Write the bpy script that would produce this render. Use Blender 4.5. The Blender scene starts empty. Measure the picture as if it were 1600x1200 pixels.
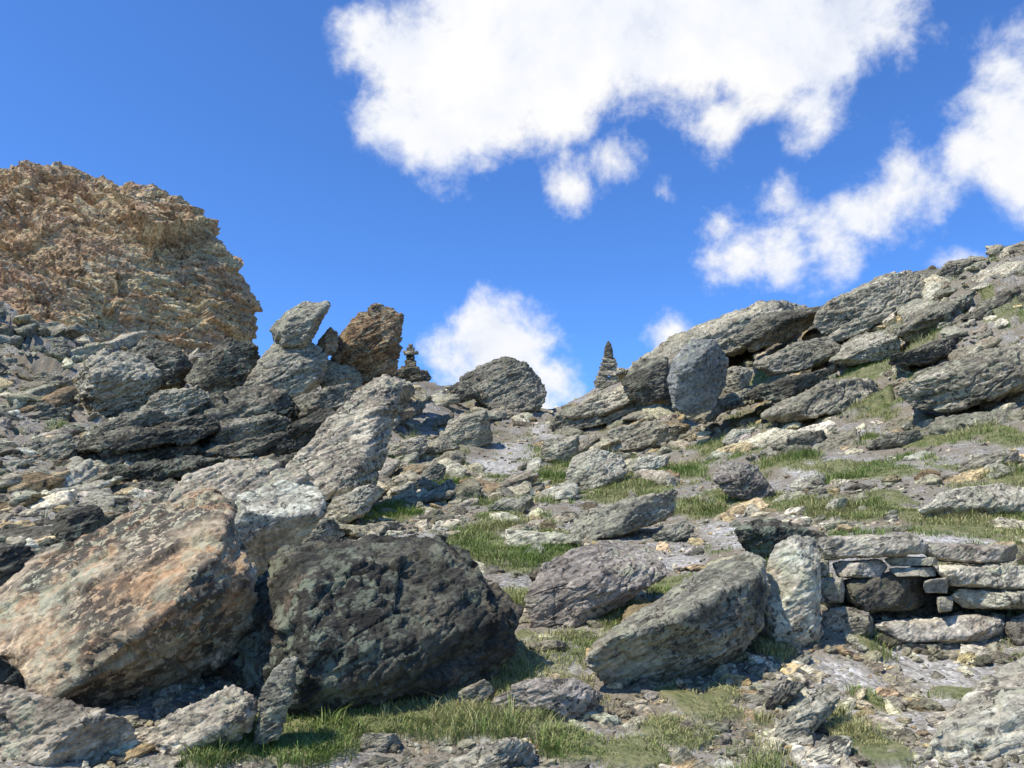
import bpy, bmesh, math, random, time
import numpy as np
from mathutils import Vector
T0=time.time()
random.seed(7); RNG=np.random.default_rng(11)
scene=bpy.context.scene
# ------------------------------------------------------------------ survey helper
FL=1600*28/36.0; PITCH=math.radians(12); EYE=1.6
CP,SP=math.cos(PITCH),math.sin(PITCH)
def S(u,v,Y):
    a=(u-800)/FL; b=(600-v)/FL
    t=Y/(CP-b*SP)
    return np.array([a*t, Y, EYE+t*(SP+b*CP)])
def D(u,v):
    p=S(u,v,1.0)-np.array([0,0,EYE]); return p/np.linalg.norm(p)
# ------------------------------------------------------------------ numpy noise
def h3(ix,iy,iz,s=0):
    n=(ix.astype(np.int64)*73856093)^(iy.astype(np.int64)*19349663)^(iz.astype(np.int64)*83492791)^(s*2654435761)
    n&=0xffffffff
    n=((n^(n>>15))*2246822519)&0xffffffff
    n=((n^(n>>13))*3266489917)&0xffffffff
    n^=(n>>16)
    return n.astype(np.float64)/4294967295.0
def vnoise(p,s=0):
    i=np.floor(p); f=p-i; f=f*f*f*(f*(f*6-15)+10)
    x,y,z=i[:,0],i[:,1],i[:,2]; fx,fy,fz=f[:,0],f[:,1],f[:,2]
    r=0
    for dx in (0,1):
        wx=fx if dx else 1-fx
        for dy in (0,1):
            wy=fy if dy else 1-fy
            for dz in (0,1):
                wz=fz if dz else 1-fz
                r=r+wx*wy*wz*h3(x+dx,y+dy,z+dz,s)
    return r*2-1
def fbm(p,o=4,s=0,g=0.5):
    a=1;t=0;r=0;q=p.copy()
    for k in range(o):
        r=r+a*vnoise(q,s+k); t+=a; a*=g; q=q*2.03+17.3
    return r/t
def facets(p,s=0,flat=False):
    """random tilted plate per voronoi cell"""
    i=np.floor(p); best=np.full(len(p),1e9); val=np.zeros(len(p))
    for dx in (-1,0,1):
        for dy in (-1,0,1):
            for dz in ((0,) if flat else (-1,0,1)):
                cx,cy,cz=i[:,0]+dx,i[:,1]+dy,i[:,2]+dz
                ox,oy,oz=h3(cx,cy,cz,s+1),h3(cx,cy,cz,s+2),h3(cx,cy,cz,s+3)
                vx,vy=p[:,0]-cx-ox,p[:,1]-cy-oy
                vz=np.zeros(len(p)) if flat else p[:,2]-cz-oz
                d=vx*vx+vy*vy+vz*vz
                v=(h3(cx,cy,cz,s+4)*2-1)*0.7+(h3(cx,cy,cz,s+5)*2-1)*vx+(h3(cx,cy,cz,s+6)*2-1)*vy+(h3(cx,cy,cz,s+7)*2-1)*vz
                m=d<best; best=np.where(m,d,best); val=np.where(m,v,val)
    return val
def sst(a,b,x):
    t=np.clip((x-a)/(b-a),0,1); return t*t*(3-2*t)
# ------------------------------------------------------------------ terrain surface
G=[(0,1200,3.4),(400,1200,3.6),(800,1200,3.6),(1200,1200,3.6),(1600,1200,3.3),
(0,1100,4.2),(300,1100,4.3),(600,1100,4.4),(900,1100,4.4),(1200,1100,4.4),(1600,1100,4.2),
(0,1000,5.3),(300,1000,5.5),(600,1000,5.5),(900,1000,5.5),(1150,1000,5.5),(1400,1010,5.4),(1600,1010,5.3),
(0,900,7.2),(300,900,7.4),(600,900,7.5),(900,900,7.4),(1100,900,7.2),
(1300,865,6.6),(1450,872,6.6),(1620,870,6.5),
(1300,825,8.2),(1450,830,7.6),(1620,835,7.4),
(0,830,9.5),(200,830,10),(400,830,10),(600,820,10.5),(800,820,10.6),(1000,820,10.2),(1150,820,9.3),
(0,760,12.5),(200,760,13.5),(400,760,14),(600,760,15),(800,760,15.5),(1000,760,14.5),(1150,765,12.5),(1300,760,11),(1450,760,10),(1610,750,9.5),
(0,690,16),(200,690,18),(400,690,20),(600,690,23),(800,690,25),(1000,690,22),(1150,690,18),(1300,680,15.5),(1450,670,14),(1610,650,12.5),
(0,600,21),(150,620,23),(300,630,25),(450,630,27),(600,620,32),(720,630,35),(850,645,38),(960,625,33),(1100,620,26),(1250,590,22),(1400,560,19.5),(1610,520,17),
(0,490,31),(110,530,33),(200,560,33),(300,580,32),(400,600,31),(500,600,32),(600,598,35),(680,605,38),(760,622,40),(830,640,41),(900,630,41),(950,603,40),(1050,565,36),(1150,540,33),(1280,510,30),(1380,475,28),(1480,440,26),(1600,405,24),
(-250,430,30),(-250,600,18),(-250,760,11),(-250,950,5.5),(1850,330,23),(1850,520,14),(1850,700,9),(1850,900,5.5)]
W=[tuple(S(*g)) for g in G]
sky_idx=[g for g in G if g in [(500,600,32),(600,598,35),(680,605,38),(760,622,40),(830,640,41),(900,630,41),(950,603,40),(1050,565,36),(1150,540,33),(1280,510,30),(1380,475,28),(1480,440,26),(1600,405,24),(1850,330,23)]]
for g in sky_idx:
    p=S(*g); W.append((p[0]*1.3,p[1]*1.3,p[2]-2.0)); W.append((p[0]*2,p[1]*2,p[2]-9))
for u in (-250,0,130,260,400):
    p=S(u,560,58); W.append((p[0],p[1],12.5)); p=S(u,560,85); W.append((p[0],p[1],10))
W+=[(0,0,0),(1.5,1.5,0.25),(-1.5,1.5,0.2),(0,-4,-.8),(-4,0,.1),(4,0,.3),(-12,0,.6),(12,0,2.5),(0,-15,-3),(15,-12,0),(-15,-12,-1.5)]
for k in range(12):
    a=k*math.pi/6
    W.append((220*math.sin(a),220*math.cos(a),-30)); W.append((2500*math.sin(a),2500*math.cos(a),-160))
W=np.array(W)
def warp(x,y):
    r=np.sqrt(x*x+y*y)+1e-9; l=np.log1p(r)*1.0
    return np.stack([x/r*l,y/r*l],-1)
C=warp(W[:,0],W[:,1]); n=len(C)
def ker(d2): return 0.5*d2*np.log(d2+1e-12)
K=ker(((C[:,None]-C[None])**2).sum(-1))+np.eye(n)*1e-4
Pm=np.c_[np.ones(n),C]
A=np.block([[K,Pm],[Pm.T,np.zeros((3,3))]])
sol=np.linalg.solve(A,np.r_[W[:,2],0,0,0])
def base_h(x,y):
    out=np.zeros(len(x))
    for s in range(0,len(x),60000):
        q=warp(x[s:s+60000],y[s:s+60000])
        d2=((q[:,None]-C[None])**2).sum(-1)
        out[s:s+60000]=ker(d2)@sol[:n]+sol[n]+q@sol[n+1:]
    return out
def H(x,y):
    x=np.atleast_1d(np.asarray(x,float)); y=np.atleast_1d(np.asarray(y,float))
    r=np.sqrt(x*x+y*y)
    z=base_h(x,y)
    p=np.stack([x,y,np.zeros_like(x)],-1)
    amp=np.clip(0.010*r,0.02,0.30)
    z=z+amp*fbm(p/1.7,4,3)
    az=np.degrees(np.arctan2(x,y))
    rocky=sst(9,17,r)*(1-sst(60,90,r))*np.clip(sst(-6,-12,az)+sst(9,17,az)*sst(12,20,r)+0.25*sst(18,26,r),0,1)
    z=z+rocky*np.clip(0.012*r,0,0.4)*facets(p*np.array([.55,.9,1]),31,True)
    z=z+rocky*np.clip(0.005*r,0,0.2)*facets(p*np.array([1.6,2.6,1]),57,True)
    return z
_ys=np.exp(np.linspace(math.log(2),math.log(60),700))
def hit(u,v):
    pts=np.array([S(u,v,Y) for Y in _ys]); h=H(pts[:,0],pts[:,1])
    w=np.where(pts[:,2]<=h)[0]
    return pts[w[0]] if len(w) else pts[-1]
# ------------------------------------------------------------------ masks (world-space blobs)
def blobs(lst):
    o=[]
    for (u,v,w) in lst:
        p=hit(u,v); rx=w/FL*p[1]; o.append((p[0],p[1],rx*1.05,max(rx*min(4.0,max(1.3,p[1]/3.2)),0.2)))
    return o
GR=blobs([(560,815,32),(620,805,38),(700,760,42),(740,850,48),(800,870,62),(850,850,48),(800,930,42),(780,810,42),(870,745,42),(940,765,52),(1000,765,42),(1095,800,38),
(1160,780,45),(1200,790,30),(1290,800,40),(1340,805,35),(1400,790,40),(1330,740,40),(1240,720,35),(1390,740,35),(1470,690,30),(1420,690,25),(1560,680,35),(1560,740,35),(1220,650,28),(1190,600,14),
(400,1160,80),(480,1175,80),(570,1130,60),(650,1130,50),(700,1140,40),(800,1060,35),(820,1000,20),(760,1070,30),(1100,1110,50),(1060,1090,40),(1130,1085,30),(900,1175,60),(980,1185,60),(1050,1150,50),(1210,1020,28),(1365,1015,28),(1350,1165,40),(1380,1185,35),(1290,1115,18),
(1010,960,40),(1110,700,30),(1560,820,40),(1440,830,30),(1590,850,20),(860,705,25),(720,740,30),(1540,460,12),(1600,1080,30),(330,1190,40),(1120,860,25),(1360,1100,20)])
PATH=blobs([(780,735,40),(820,715,35),(800,700,30),(860,690,20),(840,672,14),(880,760,20),(950,835,25),(1400,845,60),(1500,850,60),(1130,830,30),(1060,880,35),(1330,1060,60),(1450,1050,60),(1500,1100,60),(1100,1010,30),(880,1040,40),(1050,930,30),(1090,900,30),(1150,850,25),(1250,740,18),(1060,740,25),(1200,825,30),(1300,1110,50),(1430,1130,50),(1560,1060,40)])
def mask(bl,x,y,k=1.0):
    m=np.zeros(len(x))
    for bx,by,rx,ry in bl:
        d=np.sqrt(((x-bx)/rx)**2+((y-by)/ry)**2)
        m=np.maximum(m,1-sst(0.45,1.25,d))
    return m
def grass_mask(x,y):
    p=np.stack([x,y,np.zeros_like(x)],-1); r=np.sqrt(x*x+y*y)
    m=mask(GR,x,y)
    az=np.degrees(np.arctan2(x,y))
    n1=fbm(p/0.5,4,91); n2=fbm(p/1.6,3,77)
    m=m+n1*1.1-0.06
    sp=sst(0.14,0.34,n2+0.5*n1)*sst(3,10,az)*(1-sst(17,25,r))*0.65+sst(.2,.4,n2+.4*n1)*sst(-12,0,az)*(1-sst(20,28,r))*.6
    return np.clip(np.maximum(sst(0.3,0.62,m),sp),0,1)
# ------------------------------------------------------------------ mesh util
def make_mesh(name,V,Fa,mat,tint=None,smooth=False,attrs=None,origin=None):
    V=np.asarray(V,dtype=np.float32)
    if origin is not None: V=V-np.asarray(origin,dtype=np.float32)
    me=bpy.data.meshes.new(name)
    Fa=np.asarray(Fa,dtype=np.int32); k=Fa.shape[1]
    me.vertices.add(len(V)); me.vertices.foreach_set("co",V.ravel())
    me.loops.add(Fa.size); me.loops.foreach_set("vertex_index",Fa.ravel())
    me.polygons.add(len(Fa)); me.polygons.foreach_set("loop_start",np.arange(0,Fa.size,k,dtype=np.int32))
    me.polygons.foreach_set("use_smooth",np.full(len(Fa),smooth))
    me.update(calc_edges=True)
    if tint is not None:
        a=me.color_attributes.new("tint",'FLOAT_COLOR','POINT')
        t=np.c_[tint,np.ones(len(V))].astype(np.float32) if tint.shape[1]==3 else tint.astype(np.float32)
        a.data.foreach_set("color",t.ravel())
    if attrs:
        for nme,arr in attrs.items():
            a=me.attributes.new(nme,'FLOAT','POINT'); a.data.foreach_set("value",arr.astype(np.float32))
    me.materials.append(mat)
    ob=bpy.data.objects.new(name,me); scene.collection.objects.link(ob)
    if origin is not None: ob.location=Vector([float(c) for c in origin])
    return ob
# ------------------------------------------------------------------ materials
class NB:
    def __init__(s,nt): s.nt=nt
    def n(s,t,**kw):
        nd=s.nt.nodes.new(t)
        for k,v in kw.items():
            setattr(nd,k,v)
        return nd
    def l(s,a,b): s.nt.links.new(a,b)
    def noise(s,vec,scale,detail=5,rough=.6,dist=0):
        nd=s.n('ShaderNodeTexNoise'); nd.inputs['Scale'].default_value=scale; nd.inputs['Detail'].default_value=detail
        nd.inputs['Roughness'].default_value=rough; nd.inputs['Distortion'].default_value=dist
        s.l(vec,nd.inputs['Vector']); return nd.outputs['Fac']
    def ramp(s,fac,stops):
        nd=s.n('ShaderNodeValToRGB'); e=nd.color_ramp.elements
        while len(e)<len(stops): e.new(0.5)
        for el,(p,c) in zip(e,stops):
            el.position=p; el.color=(c,c,c,1) if isinstance(c,(int,float)) else (*c,1)
        s.l(fac,nd.inputs[0]); return nd.outputs[0]
    def mix(s,fac,a,b,mode='MIX'):
        nd=s.n('ShaderNodeMix',data_type='RGBA',blend_type=mode)
        for sock,val in ((nd.inputs[0],fac),(nd.inputs[6],a),(nd.inputs[7],b)):
            if isinstance(val,(int,float)): sock.default_value=val
            elif isinstance(val,tuple): sock.default_value=(*val,1)
            else: s.l(val,sock)
        return nd.outputs[2]
    def math(s,op,a,b=None,c=None,clamp=False):
        nd=s.n('ShaderNodeMath',operation=op); nd.use_clamp=clamp
        for i,val in enumerate((a,b,c)):
            if val is None: continue
            if isinstance(val,(int,float)): nd.inputs[i].default_value=val
            else: s.l(val,nd.inputs[i])
        return nd.outputs[0]
def newmat(name,rough=.85):
    m=bpy.data.materials.new(name); m.use_nodes=True; nt=m.node_tree; nt.nodes.clear(); b=NB(nt)
    out=b.n('ShaderNodeOutputMaterial'); bs=b.n('ShaderNodeBsdfPrincipled'); bs.inputs['Roughness'].default_value=rough
    bs.inputs['Specular IOR Level'].default_value=.2
    b.l(bs.outputs[0],out.inputs[0]); return m,b,bs
BED=np.array([-0.36,-0.30,0.88]); BED/=np.linalg.norm(BED)
GAIN=(1.55,1.39,1.10)
def wm(c): return tuple(min(.7,a*g) for a,g in zip(c,GAIN))
def rock_mat(name,dark,mid,light,k=1.0,lichen=0.3,lcol=(.45,.44,.28),black=0.3,orange=0.0,ocol=(.33,.17,.07),streak=.5,tint=False,bump=.65,sb=1.0):
    dark,mid,light=wm(dark),wm(mid),wm(light)
    m,b,bs=newmat(name)
    geo=b.n('ShaderNodeNewGeometry'); pos=geo.outputs['Position']
    mp=b.n('ShaderNodeMapping',vector_type='TEXTURE'); b.l(pos,mp.inputs['Vector'])
    mp.inputs['Rotation'].default_value=(math.radians(-19),math.radians(-21),0.25)
    mp.inputs['Scale'].default_value=(1.0,1.0,0.16)
    sv=mp.outputs[0]
    n1=b.noise(pos,1.1/k,8,.68,.6)
    n2=b.noise(sv,2.0/k,6,.65,.8)
    n3=b.noise(pos,28/k,5,.72)
    n4=b.noise(sv,11/k,5,.7,.4)
    n5=b.noise(pos,7/k,7,.7,.2)
    f=b.math('ADD',b.math('MULTIPLY',n1,1-streak),b.math('MULTIPLY',n2,streak))
    col=b.ramp(f,[(.38,dark),(.5,mid),(.60,light)])
    # iron / weathering stain
    st=b.noise(pos,2.6/k,6,.65,.5)
    col=b.mix(b.ramp(st,[(.53,0.0),(.66,.5)]),col,(.30,.225,.145) if orange==0 else ocol)
    if orange>0:
        no=b.noise(pos,1.7/k,6,.65,.3)
        col=b.mix(b.ramp(no,[(.60-orange*.2,0.0),(.70-orange*.15,.85)]),col,ocol)
    col=b.mix(.85,col,b.ramp(n3,[(.28,.35),(.5,.98),(.72,1.7)]),'MULTIPLY')
    col=b.mix(.8*sb,col,b.ramp(n4,[(.33,.4),(.5,1.0),(.67,1.45)]),'MULTIPLY')
    col=b.mix(.6,col,b.ramp(n5,[(.33,.45),(.5,1.0),(.67,1.4)]),'MULTIPLY')
    crk=b.math('ABSOLUTE',b.math('SUBTRACT',b.noise(sv,1.6/k,4,.55,.5),.5))
    crm=b.ramp(crk,[(.0,0.0),(.012,1.0)])
    col=b.mix(.7*sb,col,b.ramp(crk,[(.0,.15),(.010,1.0)]),'MULTIPLY')
    if lichen>0:
        nl=b.noise(pos,9/k,7,.72); nl2=b.noise(pos,1.3/k,3,.5)
        lf=b.math('MULTIPLY',b.ramp(nl,[(.57-lichen*.15,0.0),(.60-lichen*.12,1.0)]),b.ramp(nl2,[(.42,.1),(.56,1.0)]))
        col=b.mix(b.math('MULTIPLY',lf,.7),col,lcol)
    if black>0:
        nb=b.noise(pos,19/k,5,.68); nb2=b.noise(pos,2.1/k,3,.6)
        bf=b.math('MULTIPLY',b.ramp(nb,[(.58-black*.1,0.0),(.61-black*.1,1.0)]),b.ramp(nb2,[(.42,.0),(.56,1.0)]))
        col=b.mix(b.math('MULTIPLY',bf,.85),col,(.04,.036,.03))
    if tint:
        at=b.n('ShaderNodeAttribute',attribute_name='tint'); col=b.mix(1.0,col,at.outputs['Color'],'MULTIPLY')
    b.l(col,bs.inputs['Base Color'])
    hsum=b.math('ADD',b.math('MULTIPLY',n3,.5),b.math('ADD',b.math('MULTIPLY',n4,.9*sb),b.math('MULTIPLY',n2,1.6*sb)))
    hsum=b.math('ADD',hsum,b.math('MULTIPLY',n5,1.0))
    hsum=b.math('ADD',hsum,b.math('MULTIPLY',crm,.3*sb))
    bp=b.n('ShaderNodeBump'); bp.inputs['Strength'].default_value=bump; bp.inputs['Distance'].default_value=.05*k
    b.l(hsum,bp.inputs['Height']); b.l(bp.outputs[0],bs.inputs['Normal'])
    return m
M_grey=rock_mat('grey_schist',(.08,.085,.078),(.19,.195,.175),(.33,.33,.29),sb=.7)
M_pale=rock_mat('pale_gneiss',(.17,.17,.155),(.33,.33,.30),(.50,.49,.45),lichen=.3,black=.35,sb=.45)
M_brown=rock_mat('lichen_gneiss',(.18,.15,.115),(.31,.27,.215),(.44,.40,.33),lichen=.65,lcol=(.48,.48,.31),black=1.3,orange=.6,ocol=(.46,.27,.13),streak=.15,sb=.15)
M_tan=rock_mat('tan_gneiss',(.15,.135,.115),(.30,.28,.245),(.46,.43,.38),lichen=.5,black=.8,streak=.5,sb=.5)
M_dark=rock_mat('dark_schist',(.017,.018,.017),(.042,.043,.04),(.11,.11,.096),lichen=.5,lcol=(.27,.29,.19),black=.2,sb=.5,streak=.3)
M_purple=rock_mat('slate_slab',(.10,.096,.096),(.21,.20,.198),(.34,.33,.32),lichen=.25,black=.3,sb=.7)
M_far=rock_mat('outcrop_schist',(.065,.068,.06),(.17,.17,.15),(.31,.305,.265),k=1.9,lichen=.3)
M_fardark=rock_mat('outcrop_dark',(.03,.031,.028),(.08,.082,.074),(.19,.19,.165),k=1.9,lichen=.2)
M_farpale=rock_mat('outcrop_pale',(.12,.12,.108),(.25,.25,.22),(.40,.39,.345),k=1.9,lichen=.35,black=.3,sb=.7)
M_blue=rock_mat('blue_gneiss',(.10,.115,.125),(.16,.18,.195),(.25,.265,.275),k=1.9,lichen=.1,black=.2,sb=.35)
M_rust=rock_mat('rusty_pillar',(.08,.06,.045),(.22,.165,.11),(.36,.28,.20),k=1.9,lichen=.2,black=.4,orange=.25)
M_crag=rock_mat('crag_rock',(.20,.145,.095),(.38,.285,.185),(.52,.42,.29),k=6,lichen=.25,lcol=(.33,.33,.25),black=.1,orange=.5,ocol=(.52,.33,.19),streak=.6)
M_scree=rock_mat('scree_stone',(.12,.125,.112),(.22,.225,.20),(.36,.36,.32),k=1.3,lichen=.2,black=.2,tint=True,streak=.4)
def ground_mat():
    m,b,bs=newmat('gravel_soil',.95)
    geo=b.n('ShaderNodeNewGeometry'); pos=geo.outputs['Position']
    def vor(sc):
        v=b.n('ShaderNodeTexVoronoi'); v.inputs['Scale'].default_value=sc; b.l(pos,v.inputs['Vector']); return v
    v1,v2,v3=vor(20),vor(48),vor(6)
    n1=b.noise(pos,.9,6,.65); n2=b.noise(pos,7,6,.7); n3=b.noise(pos,70,3,.7)
    sepa=b.n('ShaderNodeSeparateColor'); b.l(v1.outputs['Color'],sepa.inputs[0])
    sepb=b.n('ShaderNodeSeparateColor'); b.l(v2.outputs['Color'],sepb.inputs[0])
    sepc=b.n('ShaderNodeSeparateColor'); b.l(v3.outputs['Color'],sepc.inputs[0])
    chips=b.ramp(sepa.outputs[0],[(0,(.17,.155,.125)),(.5,(.32,.30,.25)),(.85,(.41,.39,.335)),(1,(.60,.58,.52))])
    chips2=b.ramp(sepb.outputs[0],[(0,(.16,.145,.115)),(.6,(.30,.28,.235)),(1,(.53,.51,.45))])
    chips=b.mix(b.ramp(n2,[(.42,0.0),(.55,1.0)]),chips,chips2)
    big=b.ramp(sepc.outputs[1],[(0,.75),(1,1.2)])
    chips=b.mix(.6,chips,big,'MULTIPLY')
    soil=b.mix(b.ramp(n3,[(.3,0.0),(.7,1.0)]),(.15,.12,.075),(.30,.25,.17))
    ap=b.n('ShaderNodeAttribute',attribute_name='path')
    sf=b.ramp(b.math('ADD',b.math('MULTIPLY',n1,.6),b.math('MULTIPLY',n2,.4)),[(.45,.95),(.57,.05)])
    col=b.mix(b.math('MULTIPLY',sf,b.math('SUBTRACT',1.0,b.math('MULTIPLY',ap.outputs['Fac'],.8))),chips,soil)
    col=b.mix(b.math('MULTIPLY',ap.outputs['Fac'],.8),col,b.mix(1.0,col,(1.4,1.4,1.42),'MULTIPLY'))
    at=b.n('ShaderNodeAttribute',attribute_name='grass')
    turf=b.mix(b.ramp(n2,[(.35,0.0),(.65,1.0)]),(.095,.12,.035),(.25,.23,.10))
    col=b.mix(b.math('MULTIPLY',at.outputs['Fac'],.9),col,turf)
    b.l(col,bs.inputs['Base Color'])
    hh=b.math('ADD',b.math('MULTIPLY',v1.outputs['Distance'],-1.2),b.math('ADD',b.math('MULTIPLY',v2.outputs['Distance'],-.6),b.math('MULTIPLY',n2,1.4)))
    bp=b.n('ShaderNodeBump'); bp.inputs['Strength'].default_value=.7; bp.inputs['Distance'].default_value=.02
    b.l(hh,bp.inputs['Height']); b.l(bp.outputs[0],bs.inputs['Normal'])
    return m
M_ground=ground_mat()
def grass_mat():
    m,b,bs=newmat('grass_blades',.6)
    at=b.n('ShaderNodeAttribute',attribute_name='tint'); b.l(at.outputs['Color'],bs.inputs['Base Color'])
    return m
M_grass=grass_mat()
# ------------------------------------------------------------------ ground sheet
az=np.concatenate([np.linspace(-46,46,600),np.linspace(46,314,90)[1:-1]]); na=len(az)
rr=np.concatenate([np.linspace(.3,2.4,12),np.exp(np.linspace(math.log(2.5),math.log(46),680)),np.exp(np.linspace(math.log(47),math.log(4000),60))]); nr=len(rr)
A2,R2=np.meshgrid(np.radians(az),rr); gx=(R2*np.sin(A2)).ravel(); gy=(R2*np.cos(A2)).ravel()
gz=H(gx,gy)
GMk=grass_mask(gx,gy)
PMk=mask(PATH,gx,gy)
near=np.sqrt(gx*gx+gy*gy)<30
pp=np.stack([gx,gy,gz],-1)
gz=gz+np.where(near,0.018*fbm(pp/0.12,3,5),0)+0.03*GMk
pp[:,2]=gz
I=np.arange(nr-1)[:,None]*na; J=np.arange(na)[None]; J2=(J+1)%na
quads=np.stack([I+J,I+J2,I+na+J2,I+na+J],-1).reshape(-1,4)
cen=len(pp); pp=np.r_[pp,[[0,0,float(H(0,0)[0])]]]; 
fan=np.stack([np.full(na,cen),J2.ravel(),J.ravel()],-1)
q1=quads[:,[0,1,2]]; q2=quads[:,[0,2,3]]
ground=make_mesh('ground',pp,np.r_[q1,q2,fan][:, ::-1],M_ground,smooth=True,attrs={'grass':np.r_[GMk,0],'path':np.r_[PMk,0]})
print('ground',time.time()-T0)
# ------------------------------------------------------------------ rock builder
def hull_mesh(parts):
    bm=bmesh.new()
    for P in parts:
        vs=[bm.verts.new([float(c) for c in p]) for p in P]
        r=bmesh.ops.convex_hull(bm,input=vs)
        rem=[g for g in set(r['geom_interior'])|set(r['geom_unused']) if isinstance(g,bmesh.types.BMVert) and g.is_valid]
        if rem: bmesh.ops.delete(bm,geom=rem,context='VERTS')
    bmesh.ops.triangulate(bm,faces=bm.faces[:])
    me=bpy.data.meshes.new('tmp'); bm.to_mesh(me); bm.free(); return me
def get_arrays(me):
    V=np.empty(len(me.vertices)*3); me.vertices.foreach_get('co',V); V=V.reshape(-1,3)
    me.calc_loop_triangles(); Fa=np.empty(len(me.loop_triangles)*3,dtype=np.int32); me.loop_triangles.foreach_get('vertices',Fa); return V,Fa.reshape(-1,3)
def remesh(me,vox):
    ob=bpy.data.objects.new('tmp',me); scene.collection.objects.link(ob)
    md=ob.modifiers.new('r','REMESH'); md.mode='VOXEL'; md.voxel_size=vox
    dg=bpy.context.evaluated_depsgraph_get(); ev=ob.evaluated_get(dg); m2=ev.to_mesh(); V,Fa=get_arrays(m2); ev.to_mesh_clear()
    bpy.data.objects.remove(ob); bpy.data.meshes.remove(me); return V,Fa
def vnorm(V,Fa):
    fn=np.cross(V[Fa[:,1]]-V[Fa[:,0]],V[Fa[:,2]]-V[Fa[:,0]])
    N=np.zeros_like(V)
    for k in range(3):
        for c in range(3): N[:,c]+=np.bincount(Fa[:,k],fn[:,c],len(V))
    return N/(np.linalg.norm(N,axis=1,keepdims=True)+1e-12)
def roughen(V,Fa,L,seed,rough=1,strata=1,fac=1,chop=10,face=5):
    rng=np.random.default_rng(seed)
    c=V.mean(0)
    for k in range(chop):
        nrm=rng.normal(size=3); nrm/=np.linalg.norm(nrm)
        pr=(V-c)@nrm; h=np.quantile(pr,rng.uniform(.97,.995)); ex=np.maximum(0,pr-h)
        V=V-ex[:,None]*nrm*.97
    for k in range(face):   # broad fracture planes on the downhill side
        nrm=np.array([rng.normal()*.65,-1.0,rng.normal()*.55+.15]); nrm/=np.linalg.norm(nrm)
        pr=(V-c)@nrm; h=np.quantile(pr,rng.uniform(.80,.93)); ex=np.maximum(0,pr-h)
        V=V-ex[:,None]*nrm*.95
    N=vnorm(V,Fa); off=seed*13.7
    q=V+ (V@BED)[:,None]*BED*4.5
    d=L*(0.018*rough*fbm(V*1.6/L+off,3,seed)+0.012*rough*fbm(V*6/L+off,5,seed+9,.6))
    d+=L*0.010*strata*np.tanh(6*fbm(q*1.5/L+off,4,seed+20))
    d+=L*0.022*fac*facets((V+(V@BED)[:,None]*BED*1.5)*2.6/L+off,seed+30)
    d+=L*0.014*fac*facets((V+(V@BED)[:,None]*BED*2.5)*6.5/L+off,seed+40)
    d+=L*0.007*fac*facets((V+(V@BED)[:,None]*BED*2.5)*16/L+off,seed+50)
    g=fbm(q*.9/L+off+5,3,seed+60); d-=L*.022*strata*np.exp(-(g/.022)**2)
    g=fbm(V*1.1/L+off+9,3,seed+70); d-=L*.018*np.exp(-(g/.02)**2)
    return V+N*d[:,None]+N*L*.014
SEED=[100]
def rock(name,parts,d=None,th=None,mat=None,vox=85,base=None,rough=1,strata=1,fac=1,chop=4,build=True,tk=0.75,face=4):
    """parts: list of (outline[(u,v,dd)], front[(u,v,dd)])"""
    SEED[0]+=1; sd=SEED[0]; rng=np.random.default_rng(sd)
    if not isinstance(parts[0],tuple) or not isinstance(parts[0][0],list): parts=[(parts,None)]
    us=[p[0] for o,_ in parts for p in o]; vs=[p[1] for o,_ in parts for p in o]
    w=max(us)-min(us); h=max(vs)-min(vs)
    if d is None:
        g=hit((min(us)+max(us))/2,max(vs)-0.04*h); d=g[1]
        d+= .12*(th if th else tk*min(w,h)/FL*d*1.2)
    L=math.sqrt(w*h)/FL*d
    if th is None: th=tk*math.sqrt(min(w,h)*math.sqrt(w*h))/FL*d
    P=[]
    for o,fr in parts:
        o=[(p+(0,))[:3] if len(p)==2 else p for p in o]
        cu=sum(p[0] for p in o)/len(o); cv=sum(p[1] for p in o)/len(o)
        pts=[S(u,v,d+dd) for u,v,dd in o]
        pts+=[S(cu+(u-cu)*.78,cv+(v-cv)*.78,d+dd+th) for u,v,dd in o]
        if fr: pts+=[S(u,v,d+dd) for u,v,dd in fr]
        else:
            hh=max(p[1] for p in o)-min(p[1] for p in o)
            for u,v,dd in o:
                s=rng.uniform(.5,.8)
                pts.append(S(cu+(u-cu)*s,cv+(v-cv)*s+hh*.06,d-th*rng.uniform(.3,.5)))
        P.append(pts)
    V,Fa=remesh(hull_mesh(P),L/vox)
    V=roughen(V,Fa,L,sd,rough,strata,fac,chop,face)
    if not build: return V,Fa
    return make_mesh(name,V,Fa,mat,smooth=True,origin=V.mean(0))
# ---- foreground boulders
rock('boulder',[([(-30,960,.6),(25,905,.75),(60,870,.85),(150,850,.95),(240,800,1.1),(320,766,1.1),(358,798,.8),(370,850,.6),(392,900,.5),(399,940,.45),(374,975,.45),(357,1042,.5),(300,1075,.45),(200,1116,.35),(150,1130,.2),(60,1122,-.05),(30,1078,-.05),(-10,1010,.2)],
   [(265,950,-.15),(170,1020,-.25),(80,1085,-.2),(338,870,.1),(385,912,.25),(300,900,-.02)])],d=4.1,th=.6,mat=M_brown,vox=140,fac=.8,strata=.25,chop=1,face=0)
rock('boulder',[([(370,1035,.4),(383,960,.5),(440,860,.9),(520,846,1.1),(600,841,1.2),(680,846,1.2),(726,873,1.0),(794,928,.7),(810,950,.6),(802,1012,.45),(749,1066,.35),(704,1098,.25),(620,1120,.15),(530,1140,.05),(440,1140,.0)],
   [(500,975,-.25),(470,1065,-.25),(620,915,-.05),(775,958,.2),(520,920,-.1),(690,890,.2),(450,1110,-.15),(640,1050,-.05)])],d=4.25,th=.7,mat=M_dark,vox=140,fac=1.2,strata=.5,chop=0,face=1)
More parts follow.
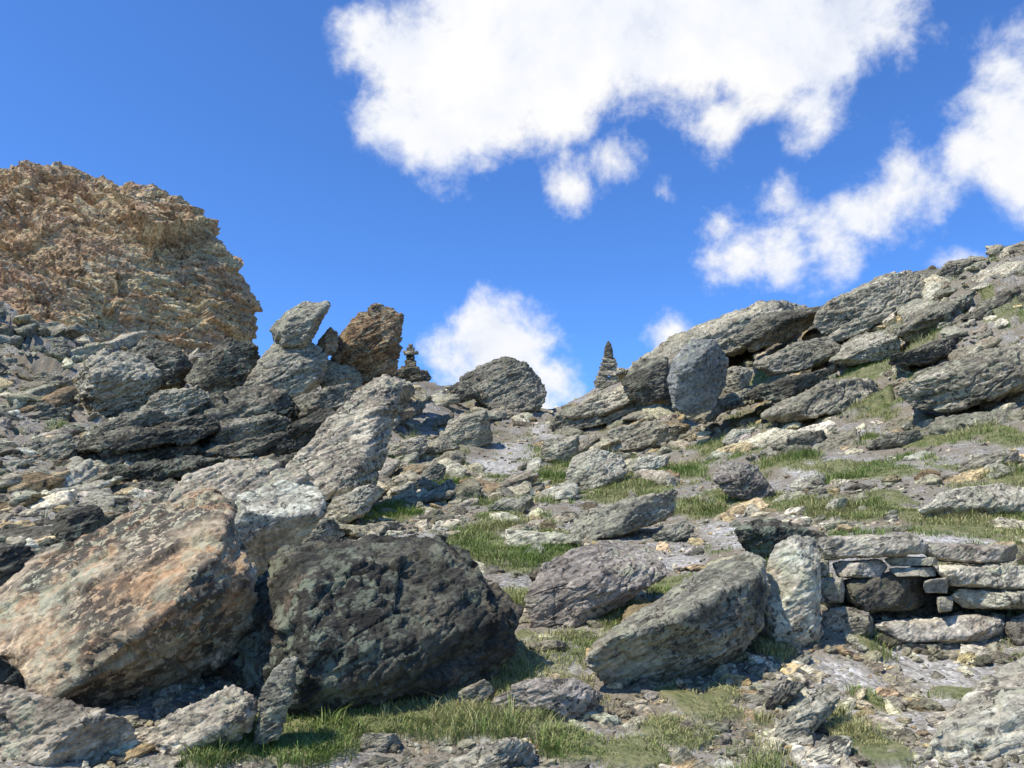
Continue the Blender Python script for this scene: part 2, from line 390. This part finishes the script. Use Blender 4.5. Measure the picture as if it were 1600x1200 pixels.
rock('boulder',[(353,835),(372,775),(440,748),(500,757),(508,800),(482,832),(430,880),(402,908),(368,885)],d=6.8,mat=M_pale,rough=.7,fac=.5,strata=.4)
rock('boulder',[(265,785),(290,745),(340,722),(420,718),(480,738),(505,765),(440,790),(370,830),(300,850)],d=9.3,mat=M_tan,strata=.6)
rock('rock_slab',[([(436,750,.3),(480,695,.7),(530,640,1.2),(578,598,1.7),(600,584,1.9),(624,592,1.9),(624,610,1.7),(606,655,1.3),(596,700,1),(586,760,.6),(540,780,.1),(460,778,0)],[(500,745,.0),(545,725,.2),(560,690,.5),(606,606,1.5)])],d=10.8,th=.7,mat=M_tan,vox=125,strata=1.2,fac=.8,chop=0,face=1)
rock('rock_slab',[([(818,935,.3),(850,885,.6),(890,860,.8),(950,848,.9),(1000,858,.9),(1037,885,.7),(1042,897,.6),(990,932,.4),(930,967,.2),(870,1006,0),(830,1003,0),(822,960,.2)],[(860,940,.1),(930,900,.35),(990,890,.5),(850,980,-.05)])],d=5.5,th=.3,mat=M_purple,vox=125,strata=1.1,fac=.7,chop=1,face=2)
rock('boulder',[([(920,1032,0),(960,986,.3),(1020,946,.5),(1100,896,.7),(1170,866,.8),(1193,878,.7),(1197,920,.55),(1187,974,.5),(1154,1014,.4),(1100,1052,.35),(1040,1080,.3),(980,1088,.2),(936,1066,0)],
   [(965,1015,-.12),(1040,980,-.08),(1120,930,.1),(1182,900,.35),(1060,1035,-.02),(1000,1055,-.05),(1150,975,.18)])],d=4.5,th=.5,mat=M_grey,vox=130,strata=1.0,fac=.7,chop=0,face=1)
rock('rock_slab',[(1148,830),(1180,812),(1240,819),(1292,838),(1260,855),(1210,885),(1165,865)],d=6.7,mat=M_dark)
rock('standing_stone',[(1196,878),(1210,844),(1240,830),(1281,834),(1274,880),(1278,940),(1282,1000),(1240,1020),(1203,1014),(1193,940)],d=5.25,th=.2,mat=M_pale,rough=.6,strata=.8,fac=.7,chop=0,face=2)
# bottom-left / bottom
rock('boulder',[(-60,1075),(0,1072),(80,1098),(200,1128),(218,1160),(185,1215),(60,1260),(-60,1250)],d=3.55,th=.4,mat=M_tan,chop=2,vox=110,strata=.5)
rock('boulder',[(178,1215),(200,1160),(280,1110),(365,1078),(402,1095),(388,1140),(350,1182),(330,1225),(240,1240)],d=3.7,th=.35,mat=M_tan,chop=2,vox=110,strata=.6)
rock('boulder',[(-80,990),(-20,1010),(22,1040),(42,1085),(20,1110),(-60,1110)],d=3.95,th=.3,mat=M_dark)
rock('boulder',[(-60,900),(0,850),(50,855),(80,880),(60,920),(-20,945)],d=6.0,mat=M_fardark)
rock('rock_slab',[(394,1165),(408,1078),(445,1026),(465,1027),(462,1065),(434,1155)],d=3.7,th=.1,mat=M_grey,strata=1.5,chop=0,face=1)
rock('rock_slab',[(748,1132),(770,1090),(830,1064),(900,1063),(942,1085),(925,1112),(880,1138),(800,1145)],d=4.2,th=.22,mat=M_purple,chop=2)
rock('rock_slab',[(700,1125),(720,1080),(757,1062),(772,1078),(735,1118)],d=4.3,th=.12,mat=M_grey)
rock('rock_slab',[(548,1168),(570,1145),(620,1147),(635,1165),(600,1182)],d=3.8,th=.1,mat=M_farpale)
rock('rock_slab',[([(1395,1260,-.2),(1440,1175,-.1),(1490,1120,.1),(1545,1072,.3),(1600,1030,.5),(1720,985,.7),(1760,1240,0),(1600,1300,-.3)],[(1480,1200,-.3),(1560,1125,-.15),(1650,1080,.05),(1640,1220,-.35)])],d=3.5,th=.4,mat=M_pale,strata=1.0,vox=125,fac=.7,chop=0,face=1)
rock('rock_slab',[(1158,1115),(1180,1080),(1240,1060),(1262,1068),(1212,1100),(1182,1128)],d=4.3,th=.15,mat=M_grey)
rock('rock_slab',[(1148,1215),(1210,1140),(1290,1068),(1322,1073),(1312,1100),(1270,1142),(1222,1192),(1190,1220)],d=3.85,th=.18,mat=M_grey,strata=1.5)
rock('rock_slab',[(1215,1222),(1290,1152),(1332,1150),(1322,1182),(1280,1225)],d=3.6,th=.12,mat=M_farpale)
rock('rock_slab',[(645,1220),(700,1190),(800,1156),(845,1164),(832,1195),(780,1225)],d=3.55,th=.12,mat=M_farpale)
rock('rock_slab',[(820,1005),(870,1000),(900,1010),(890,1022),(840,1022)],d=5.2,th=.1,mat=M_farpale)
# mid slabs
for o,m in [([(878,755),(895,715),(930,702),(976,710),(982,732),(960,762),(918,768)],M_pale),
 ([(983,735),(1000,713),(1047,712),(1042,726),(1002,742)],M_pale),
 ([(1113,745),(1130,721),(1180,728),(1212,772),(1185,790),(1140,775)],M_purple),
 ([(888,830),(900,800),(1000,780),(1062,766),(1055,800),(980,832),(900,845)],M_grey),
 ([(1015,842),(1040,822),(1075,812),(1085,832),(1045,850)],M_grey),
 ([(1435,800),(1480,765),(1560,758),(1610,768),(1620,800),(1540,815),(1450,815)],M_pale),
 ([(690,690),(700,657),(760,640),(772,690),(742,700)],M_farpale),
 ([(838,728),(850,686),(905,680),(902,706),(872,730)],M_farpale),
 ([(652,745),(680,722),(697,728),(692,752),(672,760)],M_grey),
 ([(600,755),(640,735),(690,760),(680,775),(620,775)],M_farpale),
 ([(505,810),(520,780),(580,758),(605,765),(570,800),(520,830)],M_pale),
 ([(640,700),(700,680),(720,700),(660,715)],M_far),
 ([(1125,690),(1145,672),(1180,668),(1178,690),(1140,698)],M_pale),
 ([(1285,800),(1300,780),(1325,778),(1318,798),(1295,808)],M_pale),
 ([(935,705),(950,672),(1010,660),(1075,668),(1060,695),(990,705)],M_farpale),
 ([(850,670),(880,640),(960,625),(1010,635),(960,655),(880,676)],M_far),
 ([(470,850),(480,815),(520,808),(540,835),(500,855)],M_grey),
 ([(80,830),(95,795),(150,790),(175,815),(150,850),(95,860)],M_dark),
 ([(150,880),(180,840),(230,830),(245,850),(190,890)],M_pale),
 ([(230,790),(250,765),(290,760),(300,785),(260,800)],M_farpale),
 ([(760,800),(780,780),(830,775),(840,790),(800,805)],M_grey),
 ([(1200,700),(1230,680),(1290,672),(1300,685),(1250,702)],M_far),
 ([(1350,700),(1380,680),(1440,672),(1445,688),(1400,702)],M_far),
 ([(1490,730),(1520,712),(1590,705),(1600,720),(1540,735)],M_farpale),
 ([(1230,760),(1250,745),(1290,742),(1290,758),(1255,768)],M_pale),
 ([(600,715),(620,690),(665,680),(670,700),(640,722)],M_farpale),
 ([(20,890),(40,860),(90,855),(110,880),(70,900)],M_grey)]:
    rock('rock_slab',o,mat=m,vox=60)
# col boulder and right hand block group
rock('boulder',[(720,592),(745,570),(790,555),(822,562),(853,593),(857,612),(842,640),(800,650),(760,640),(732,615)],d=34,mat=M_far,vox=90,fac=1)
rock('boulder',[(700,610),(715,595),(740,598),(750,620),(720,630)],d=33,mat=M_fardark,vox=50)
rock('boulder',[(1051,562),(1083,530),(1118,533),(1139,560),(1136,602),(1114,642),(1080,650),(1052,637),(1044,592)],d=18.5,th=.9,mat=M_blue,rough=.6,fac=.6,strata=.3,chop=1,face=2)
rock('boulder',[(972,595),(1000,562),(1045,555),(1048,628),(1010,632),(980,615)],d=22.5,mat=M_fardark,fac=.8)
rock('boulder',[(1127,582),(1150,572),(1178,580),(1172,608),(1132,625)],d=20,mat=M_farpale,vox=50)
for o,dd,m in [([(955,605),(1020,555),(1100,510),(1180,480),(1260,465),(1315,457),(1303,473),(1240,492),(1180,515),(1150,545),(1080,555),(1000,585)],26,M_farpale),
 ([(1273,508),(1290,480),(1340,450),(1420,420),(1452,430),(1458,458),(1400,492),(1330,518),(1290,524)],22,M_farpale),
 ([(1140,530),(1200,492),(1295,480),(1275,502),(1230,530),(1170,545)],23,M_fardark),
 ([(1448,440),(1480,410),(1522,404),(1535,420),(1495,450),(1455,460)],23,M_far),
 ([(1540,412),(1570,390),(1640,376),(1650,410),(1560,422)],22,M_fardark),
 ([(1395,615),(1450,580),(1520,553),(1640,535),(1640,590),(1560,622),(1480,643),(1430,638)],14.0,M_far),
 ([(1190,650),(1290,600),(1380,588),(1395,605),(1320,643),(1250,660)],17,M_far),
 ([(1175,568),(1250,535),(1305,523),(1315,552),(1260,578),(1200,585)],20.5,M_far),
 ([(1295,565),(1340,518),(1405,524),(1405,556),(1340,570)],19.5,M_farpale),
 ([(1400,520),(1450,480),(1540,450),(1560,470),(1490,510),(1420,535)],19.5,M_far),
 ([(1500,500),(1560,460),(1640,430),(1640,470),(1570,510)],18.5,M_fardark),
 ([(1160,620),(1230,590),(1300,575),(1290,595),(1220,625)],19,M_fardark),
 ([(1380,570),(1440,540),(1520,520),(1510,545),(1440,570)],17.5,M_fardark),
 ([(1060,640),(1100,625),(1200,600),(1210,615),(1140,640),(1080,655)],20,M_far),
 ([(1440,500),(1500,450),(1600,410),(1640,410),(1620,435),(1520,480)],21,M_far),
 ([(880,650),(930,615),(1000,595),(1040,600),(990,625),(930,650)],27,M_farpale)]:
    rock('rock_slab',o,d=dd,mat=m,vox=90,strata=1.6,fac=1.1,tk=.9,chop=1,face=2)
# left pillars
rock('rock_pillar',[([(382,602),(400,575),(432,538),(470,532),(500,545),(512,562),(505,595),(470,625),(400,625)],None),([(424,515),(450,488),(475,473),(511,476),(504,491),(488,502),(482,530),(470,552),(436,540)],None)],d=23,th=1.2,mat=M_farpale,vox=120,fac=.8,chop=0,face=0)
rock('rock_pillar',[(493,545),(500,530),(516,511),(528,520),(527,548),(507,560)],d=23.5,mat=M_rust,vox=50,chop=1)
rock('rock_pillar',[([(520,565),(530,530),(562,490),(590,486),(626,492),(627,520),(621,548),(614,588),(560,600),(528,590)],None),([(575,490),(582,477),(600,478),(616,484),(614,494)],None)],d=24.5,th=1.3,mat=M_rust,vox=120,fac=1.0,strata=1.5,chop=0,face=2)
rock('rock_outcrop',[(288,595),(310,560),(360,530),(402,538),(412,570),(388,605),(330,615)],d=23,mat=M_fardark,fac=1.3)
rock('rock_outcrop',[(105,640),(120,580),(170,545),(240,560),(255,600),(220,650),(150,680)],d=20.5,mat=M_farpale,fac=1.3,strata=1.5)
rock('rock_outcrop',[(185,560),(220,520),(270,540),(300,570),(280,610),(210,600)],d=24,mat=M_fardark,fac=1.3)
rock('rock_outcrop',[(570,625),(585,592),(620,585),(645,600),(640,640),(600,650)],d=24,mat=M_farpale,fac=1.2)
for o,dd,m in [([(80,760),(110,690),(200,650),(330,620),(430,600),(460,640),(400,690),(280,740),(150,790)],18,M_fardark),
 ([(90,730),(140,690),(300,700),(340,720),(250,750),(110,765)],15,M_fardark),
 ([(100,700),(150,675),(260,668),(330,672),(300,690),(180,708)],14.8,M_fardark),
 ([(85,755),(130,735),(260,722),(350,715),(330,738),(200,760)],14.0,M_dark),
 ([(60,790),(110,765),(240,752),(300,755),(260,775),(130,798)],13.0,M_fardark),
 ([(150,672),(190,650),(250,640),(270,652),(220,670)],15.6,M_far),
 ([(330,705),(380,688),(450,676),(470,690),(420,708),(350,716)],14.2,M_fardark),
 ([(210,650),(250,610),(310,605),(330,625),(270,660),(225,670)],18,M_farpale),
 ([(300,690),(330,660),(430,650),(470,665),(420,690),(330,710)],17,M_far),
 ([(200,690),(240,665),(320,650),(350,665),(280,695),(215,705)],16.5,M_fardark),
 ([(420,640),(470,620),(550,600),(560,620),(500,645),(440,665)],20,M_far),
 ([(400,690),(450,665),(520,640),(530,660),(470,700),(420,715)],17,M_fardark),
 ([(0,720),(40,690),(110,680),(130,700),(70,735),(10,745)],15,M_farpale),
 ([(480,590),(510,565),(560,575),(570,600),(520,615)],24,M_farpale),
 ([(600,590),(625,575),(670,580),(675,592),(630,600)],28,M_fardark),
 ([(360,740),(420,720),(500,700),(480,735),(400,760)],13,M_fardark),
 ([(50,560),(70,530),(100,525),(110,555),(80,575)],26,M_farpale),
 ([(30,600),(60,580),(110,590),(115,620),(60,630)],22,M_farpale),
 ([(30,660),(60,630),(110,640),(100,670),(50,685)],19,M_far)]:
    rock('rock_slab',o,d=dd,mat=m,vox=90,strata=2,fac=1.5,tk=.9,chop=2,face=3)
print('heroes',time.time()-T0)
# crag
co=[(-500,300,8),(-300,240,6),(-60,258,4),(20,264,2),(120,260,3),(200,300,0),(235,325,0),(280,328,1),(340,378,1),(352,405,2),(386,445,3),(400,468,4),(398,545,3),(350,640,1),(100,700,0),(-500,700,0)]
cf=[(-300,560,-14),(0,560,-13),(150,590,-9),(280,590,-5),(100,420,-4),(190,360,-2),(-150,400,-5),(330,470,-1)]
d=60; pts=[S(u,v,d+dd) for u,v,dd in co]+[S(u,v,d+dd) for u,v,dd in cf]+[S(-200+(u+200)*.8,500+(v-500)*.8,d+14) for u,v,dd in co]
V,Fa=remesh(hull_mesh([pts]),.13)
N=vnorm(V,Fa)
CB=np.array([.45,-.25,.86]); CB/=np.linalg.norm(CB)
q=V+(V@CB)[:,None]*CB*3.4
V=V+N*(1.3*facets(V*.14,501)+.5*facets(q*.22,511)+.30*facets(q*.55,521)+.15*facets(q*1.3,531)+.05*facets(q*3.5,535)+.7*fbm(V*.16,4,541))[:,None]
make_mesh('mountain_crag',V,Fa,M_crag,smooth=False,origin=V.mean(0))
print('crag',len(V),time.time()-T0)
# ------------------------------------------------------------------ dry stone wall
def merged(name,lst,mat,tints=None,smooth=True):
    Vs=[];Fs=[];Ts=[];o=0
    for i,(V,Fa) in enumerate(lst):
        Vs.append(V);Fs.append(Fa+o);o+=len(V)
        t=tints[i] if tints is not None else (1,1,1)
        Ts.append(np.tile(np.array(t),(len(V),1)))
    V=np.concatenate(Vs)
    return make_mesh(name,V,np.concatenate(Fs),mat,tint=np.concatenate(Ts),smooth=smooth,origin=V.mean(0))
M_wall=rock_mat('wall_stone',(.13,.13,.122),(.24,.24,.225),(.36,.36,.335),lichen=.3,black=.35,tint=True,sb=.5)
def box_o(u0,v0,u1,v1,rng,j=.16):
    w,h=u1-u0,v1-v0
    pts=[(0,.3),(.05,.05),(.5,0),(.95,.05),(1,.4),(.97,.9),(.6,1),(.1,.97)]
    return [(u0+w*(a+rng.uniform(-j,j)*.35),v0+h*(b_+rng.uniform(-j,j))) for a,b_ in pts]
rg=random.Random(5)
WS=[(1272,834,1445,872,1.1),(1298,876,1383,902,1),(1278,905,1320,943,1),(1324,902,1460,956,.32),(1464,880,1640,917,1.35),(1486,922,1610,954,1.2),(1282,949,1364,1000,.7),(1370,965,1580,1003,1.25),(1382,870,1468,883,.9),(1387,886,1463,899,1),(1442,904,1482,928,.9),(1464,932,1488,958,.8),(1570,958,1640,1018,.5),(1274,875,1296,901,.8),(1290,1004,1370,1022,.6),(1520,1005,1568,1022,.7),(1612,917,1760,958,1),(1644,872,1800,913,.9),(1642,962,1800,1030,.8),(1440,850,1600,878,.9),(1272,1003,1300,1025,.7),(1400,1006,1500,1024,.7)]
wl=[];wt=[]
for (a,b_,c_,d_,t) in WS:
    t*=1.05
    wl.append(rock('x',box_o(a,b_,c_,d_,rg,.12),d=5.45+rg.uniform(-.06,.05)+ (1000-d_)*.0012,th=.28,build=False,vox=50,rough=.7,fac=.8,strata=.5,chop=2,face=2)); wt.append((t,t*rg.uniform(.97,1.02),t*rg.uniform(.93,1.03)))
for k in range(60):   # packing stones inside the wall; gap shade painted in by their dark tint
    u=rg.uniform(1280,1780);v=rg.uniform(880,1000);w=rg.uniform(25,60);h=rg.uniform(12,26);t=rg.uniform(.3,.6)
    wl.append(rock('x',box_o(u,v,u+w,v+h,rg),d=5.72+(1000-v)*.0012,th=.2,build=False,vox=18,chop=3)); wt.append((t,t,t))
merged('dry_stone_wall',wl,M_wall,wt)
# ------------------------------------------------------------------ cairns
def cairn(name,stones,dd,mat,extra=()):
    L=[];T=[]
    for (a,b_,c_,d_,t) in stones:
        L.append(rock('x',box_o(a,b_,c_,d_,rg,.1),d=dd,th=.8*(c_-a)/FL*dd*.5,build=False,vox=30,rough=.6,fac=.7,chop=1,face=1)); T.append((t,t,t*.97))
    for o,th,t in extra:
        L.append(rock('x',o,d=dd,th=th,build=False,vox=40,rough=.4,fac=.3,chop=0,face=0)); T.append((t,t,t))
    merged(name,L,mat,T)
M_cairn=rock_mat('cairn_stone',(.12,.12,.105),(.21,.205,.18),(.32,.31,.27),k=3,lichen=.2,black=.2,tint=True)
cairn('stone_cairn',[(928,594,970,606,.9),(931,586,950,597,1.3),(950,587,969,597,1.0),(934,579,967,588,1.3),(936,572,952,580,.9),(951,573,966,580,1.2),(938,565,964,573,1.25),(940,559,963,566,1.2)],36,M_cairn,
  [([(943,562),(944,545),(948,535),(951,532),(955,538),(958,550),(958,562)],.2,.5)])
cairn('stone_cairn',[(626,572,656,584,.8),(632,562,651,573,.8),(634,554,648,563,.7),(629,548,654,555,1.25),(635,542,648,549,.8),(638,537,645,543,.9)],27,M_cairn)
# ------------------------------------------------------------------ scattered stones
def proto(seed,flat,vox,detail):
    rng=np.random.default_rng(seed)
    npt=14 if detail else 10
    P=rng.uniform(-1,1,size=(npt,3)); P/= (np.abs(P)**3.2).sum(1,keepdims=True)**(1/3.2)
    P*=np.array([1,rng.uniform(.5,.8),flat*rng.uniform(.7,1.3)])*rng.uniform(.8,1,size=(npt,1))
    me=hull_mesh([P])
    if not detail:
        V,Fa=get_arrays(me); bpy.data.meshes.remove(me); return V,Fa
    V,Fa=remesh(me,vox)
    N=vnorm(V,Fa); q=V*np.array([1,1,5])
    V=V+N*(0.03*fbm(V*1.5+seed,3,seed)+.045*facets(q*1.3+seed,seed)+.02*np.tanh(5*fbm(q*2+seed,3,seed+3))+(.025*facets(q*3.5,seed+8)))[:,None]
    return V,Fa
def scatter(name,protos,x,y,size,rots,mat,tint,sink=.15,smooth=False,dz=None):
    z=H(x,y); Vs=[];Fs=[];Ts=[];o=0
    pid=RNG.integers(0,len(protos),len(x))
    for k,(V,Fa) in enumerate(protos):
        idx=np.where(pid==k)[0]
        if not len(idx): continue
        R=rots[idx]; sc=size[idx]
        VV=np.einsum('nij,vj->nvi',R,V)*sc[:,None,None]
        VV+=np.stack([x[idx],y[idx],z[idx]+sink*sc*.3],-1)[:,None]
        FF=Fa[None]+(np.arange(len(idx))*len(V))[:,None,None]+o
        o+=VV.shape[0]*VV.shape[1]
        Vs.append(VV.reshape(-1,3));Fs.append(FF.reshape(-1,3));Ts.append(np.repeat(tint[idx],len(V),axis=0))
    return make_mesh(name,np.concatenate(Vs),np.concatenate(Fs),mat,tint=np.concatenate(Ts),smooth=smooth)
def rotmats(n_,nrm,jit):
    zc=nrm+RNG.normal(size=(n_,3))*jit[:,None]; zc/=np.linalg.norm(zc,axis=1,keepdims=True)
    a=RNG.uniform(0,2*np.pi,n_); t=np.stack([np.cos(a),np.sin(a),np.zeros(n_)],-1)
    xc=t-(t*zc).sum(1,keepdims=True)*zc; xc/=np.linalg.norm(xc,axis=1,keepdims=True)
    yc=np.cross(zc,xc); return np.stack([xc,yc,zc],-1)
def gnorm(x,y):
    e=.15; hx=(H(x+e,y)-H(x-e,y))/(2*e); hy=(H(x,y+e)-H(x,y-e))/(2*e)
    N=np.stack([-hx,-hy,np.ones_like(x)],-1); return N/np.linalg.norm(N,axis=1,keepdims=True)
def sample(n_,r0,r1,pw=1.0):
    r=np.exp(RNG.uniform(math.log(r0),math.log(r1),n_)); a=np.radians(RNG.uniform(-41,41,n_))
    return r*np.sin(a),r*np.cos(a),r,np.degrees(a)
def dens(x,y,r,a,lo):
    g=grass_mask(x,y); pm=mask(PATH,x,y)
    p=np.stack([x,y,np.zeros_like(x)],-1)
    c=fbm(p/1.3,3,123)
    zone=sst(-7,-13,a)*sst(8,12,r)+sst(8,16,a)*sst(18,24,r)
    return np.clip(lo+.9*sst(-.15,.45,c)+zone,0,1)*(1-.85*g)*(1-.85*pm)
def tints(n_):
    b0=np.clip(RNG.lognormal(0.02,.40,n_),.4,2.1); t=np.stack([b0*1.02,b0,b0*.95],-1)
    t*=np.array([1,1,1])+RNG.normal(size=(n_,3))*np.array([.035,.02,.045]); 
    w=RNG.random(n_)<.15; t[w]*=np.array([1.18,1.0,.78]); return t
def do_tier(name,n0,r0,r1,smin,smax,ex,protos,lo,jit,bedmix,smooth,pathok=False):
    x,y,r,a=sample(n0,r0,r1)
    k=RNG.random(n0)<(dens(x,y,r,a,lo) if not pathok else np.maximum(dens(x,y,r,a,lo),.28*(1-grass_mask(x,y))))
    x,y,r,a=x[k],y[k],r[k],a[k]; n_=len(x)
    s=(smin+(smax-smin)*RNG.random(n_)**2.2)*(r/5)**ex
    N=gnorm(x,y); bm_=bedmix*sst(8,14,r)[:,None]; N=N*(1-bm_)+BED*bm_
    scatter(name,protos,x,y,s,rotmats(n_,N,np.full(n_,jit)),M_scree,tints(n_),smooth=smooth)
    print(name,n_,time.time()-T0)
PL=[proto(s,.28,.055,True) for s in range(1,11)]
PM=[proto(s,.36,.14,True) for s in range(21,35)]
PS=[proto(s,.38,0,False) for s in range(41,65)]
do_tier('rock_slabs',750,5.5,40,.12,.34,.75,PL,.12,.13,.75,True)
do_tier('rock_slabs',600,13,42,.12,.36,.75,PL,.1,.12,.9,True)
do_tier('scree',13500,3,42,.03,.12,.85,PM,.08,.28,.4,False)
do_tier('gravel',70000,2.8,38,.008,.032,.9,PS,.12,.4,0,False,True)
# ------------------------------------------------------------------ grass
def grass():
    x,y,r,a=sample(90000,2.8,28)
    g=grass_mask(x,y); k=RNG.random(len(x))<g*.95; x,y,r=x[k],y[k],r[k]
    k=np.arange(len(x))<20000; x,y,r=x[k],y[k],r[k]
    nb=12; n_=len(x)*nb
    X=np.repeat(x,nb);Y=np.repeat(y,nb);R=np.repeat(r,nb); sc=(R/5)**.65
    p=np.stack([X,Y,0*X],-1)
    ang=RNG.uniform(0,2*np.pi,n_); sp=RNG.uniform(0,.055,n_)*sc
    X0=X+np.cos(ang)*sp;Y0=Y+np.sin(ang)*sp;Z0=H(X0,Y0)
    tall=np.clip(.8+1.3*fbm(p/.5,2,8),.3,1.7)*np.repeat(np.where(RNG.random(len(x))<.04,2.0,1.0),nb)
    h=RNG.uniform(.018,.052,n_)*sc*tall; lean=RNG.uniform(.3,1.7,n_)*h; wd=.0021*sc*RNG.uniform(.7,1.4,n_)
    la=ang+RNG.normal(size=n_)*.6; dx,dy=np.cos(la),np.sin(la); px,py=-dy*wd,dx*wd
    Zb=Z0+.018
    V=np.stack([np.stack([X0-px,Y0-py,Zb-.02],-1),np.stack([X0+px,Y0+py,Zb-.02],-1),
        np.stack([X0+dx*lean*.35-px*.8,Y0+dy*lean*.35-py*.8,Zb+h*.65],-1),np.stack([X0+dx*lean*.35+px*.8,Y0+dy*lean*.35+py*.8,Zb+h*.65],-1),
        np.stack([X0+dx*lean,Y0+dy*lean,Zb+h],-1)],1)
    F0=np.array([[0,1,3],[0,3,2],[2,3,4]]); Fa=(F0[None]+(np.arange(n_)*5)[:,None,None]).reshape(-1,3)
    dry=np.clip(.05+.9*sst(-.20,.45,fbm(p/.9,3,66)+.22*RNG.normal(size=n_)),0,1)[:,None]
    gcol=np.array([.14,.215,.04])*(1-dry)+np.array([.42,.38,.165])*dry
    gcol=gcol*RNG.uniform(.65,1.35,(n_,1))
    make_mesh('grass',V.reshape(-1,3),Fa,M_grass,tint=np.repeat(gcol,5,axis=0)); print('grass',n_,time.time()-T0)
grass()
# ------------------------------------------------------------------ world: sky + clouds
SUN=np.array([-.46,-.28,.84]); SUN/=np.linalg.norm(SUN)
elev=math.asin(SUN[2]); rot=math.atan2(SUN[0],SUN[1])
w=bpy.data.worlds.new("World"); scene.world=w; w.use_nodes=True; nt=w.node_tree; nt.nodes.clear(); b=NB(nt)
out=b.n('ShaderNodeOutputWorld'); sky=b.n('ShaderNodeTexSky',sky_type='NISHITA'); sky.sun_disc=False
sky.sun_elevation=elev; sky.sun_rotation=rot; sky.altitude=2500; sky.air_density=1.0; sky.dust_density=.4; sky.ozone_density=2.0
tc=b.n('ShaderNodeTexCoord'); dirv=tc.outputs['Generated']
skc=b.mix(1.0,sky.outputs[0],(.72,1.22,1.86),'MULTIPLY')
bg=b.n('ShaderNodeBackground'); bg.inputs[1].default_value=.14; b.l(skc,bg.inputs[0])
CL=[(650,90,95),(625,165,68),(690,190,80),(760,130,115),(860,95,115),(845,185,52),(900,40,130),(1000,55,115),(975,125,58),(1060,100,58),(1100,40,108),(1200,50,108),(1280,75,82),(1315,30,75),(1125,190,32),(1265,165,46),(695,245,42),(800,-30,150),(1000,-60,150),(1200,-60,140),(590,30,45),
(888,285,36),(962,252,38),(878,258,18),(1028,305,10),
(1615,125,58),(1580,190,58),(1510,235,54),(1425,265,52),(1620,240,75),(1480,290,36),(1400,305,38),(1340,338,38),(1300,378,42),(1230,398,36),(1155,410,30),(1215,302,17),(1610,300,42),(1130,350,6),(1410,65,8),(1720,190,120),
(765,540,70),(715,565,48),(820,560,60),(757,500,32),(862,592,54),(790,630,95),(1055,515,6),(1520,405,8)]
acc=None
for (u,v,r_) in CL:
    c=D(u,v); vm=b.n('ShaderNodeVectorMath',operation='DISTANCE'); b.l(dirv,vm.inputs[0]); vm.inputs[1].default_value=tuple(c)
    f=b.math('SUBTRACT',r_/FL,vm.outputs['Value'])
    acc=f if acc is None else b.math('SMOOTH_MAX',acc,f,.010)
n1=b.noise(dirv,11,12,.62,.15)
n2=b.noise(dirv,5,6,.6,.3)
fld=b.math('ADD',acc,b.math('MULTIPLY',b.math('SUBTRACT',n1,.5),.17))
mr=b.n('ShaderNodeMapRange',interpolation_type='SMOOTHSTEP'); mr.inputs['From Min'].default_value=-.020; mr.inputs['From Max'].default_value=.032; b.l(fld,mr.inputs['Value'])
cc=b.ramp(b.math('ADD',b.math('MULTIPLY',n2,.6),b.math('MULTIPLY',n1,.4)),[(.38,(.72,.78,.92)),(.47,(.90,.93,1.0)),(.56,(1.0,1.0,1.0))])
bgc=b.n('ShaderNodeBackground'); bgc.inputs[1].default_value=1.0; b.l(cc,bgc.inputs[0])
ms=b.n('ShaderNodeMixShader'); b.l(mr.outputs[0],ms.inputs[0]); b.l(bg.outputs[0],ms.inputs[1]); b.l(bgc.outputs[0],ms.inputs[2]); b.l(ms.outputs[0],out.inputs[0])
sl=bpy.data.lights.new('sun','SUN'); sl.energy=5.0; sl.angle=math.radians(.5); sl.color=(1,.95,.87)
so=bpy.data.objects.new('sun',sl); scene.collection.objects.link(so); so.rotation_euler=Vector(SUN.tolist()).to_track_quat('Z','Y').to_euler(); so.location=(-20,-10,40)
cam=bpy.data.cameras.new('camera'); cam.lens=28; cam.sensor_width=36; cam.clip_end=8000; cam.clip_start=.05
cob=bpy.data.objects.new('camera',cam); scene.collection.objects.link(cob); cob.location=(0,0,EYE); cob.rotation_euler=(math.radians(90)+PITCH,0,0); scene.camera=cob
scene.view_settings.view_transform='Standard'; scene.view_settings.look='None'; scene.view_settings.exposure=0
print('done',time.time()-T0)
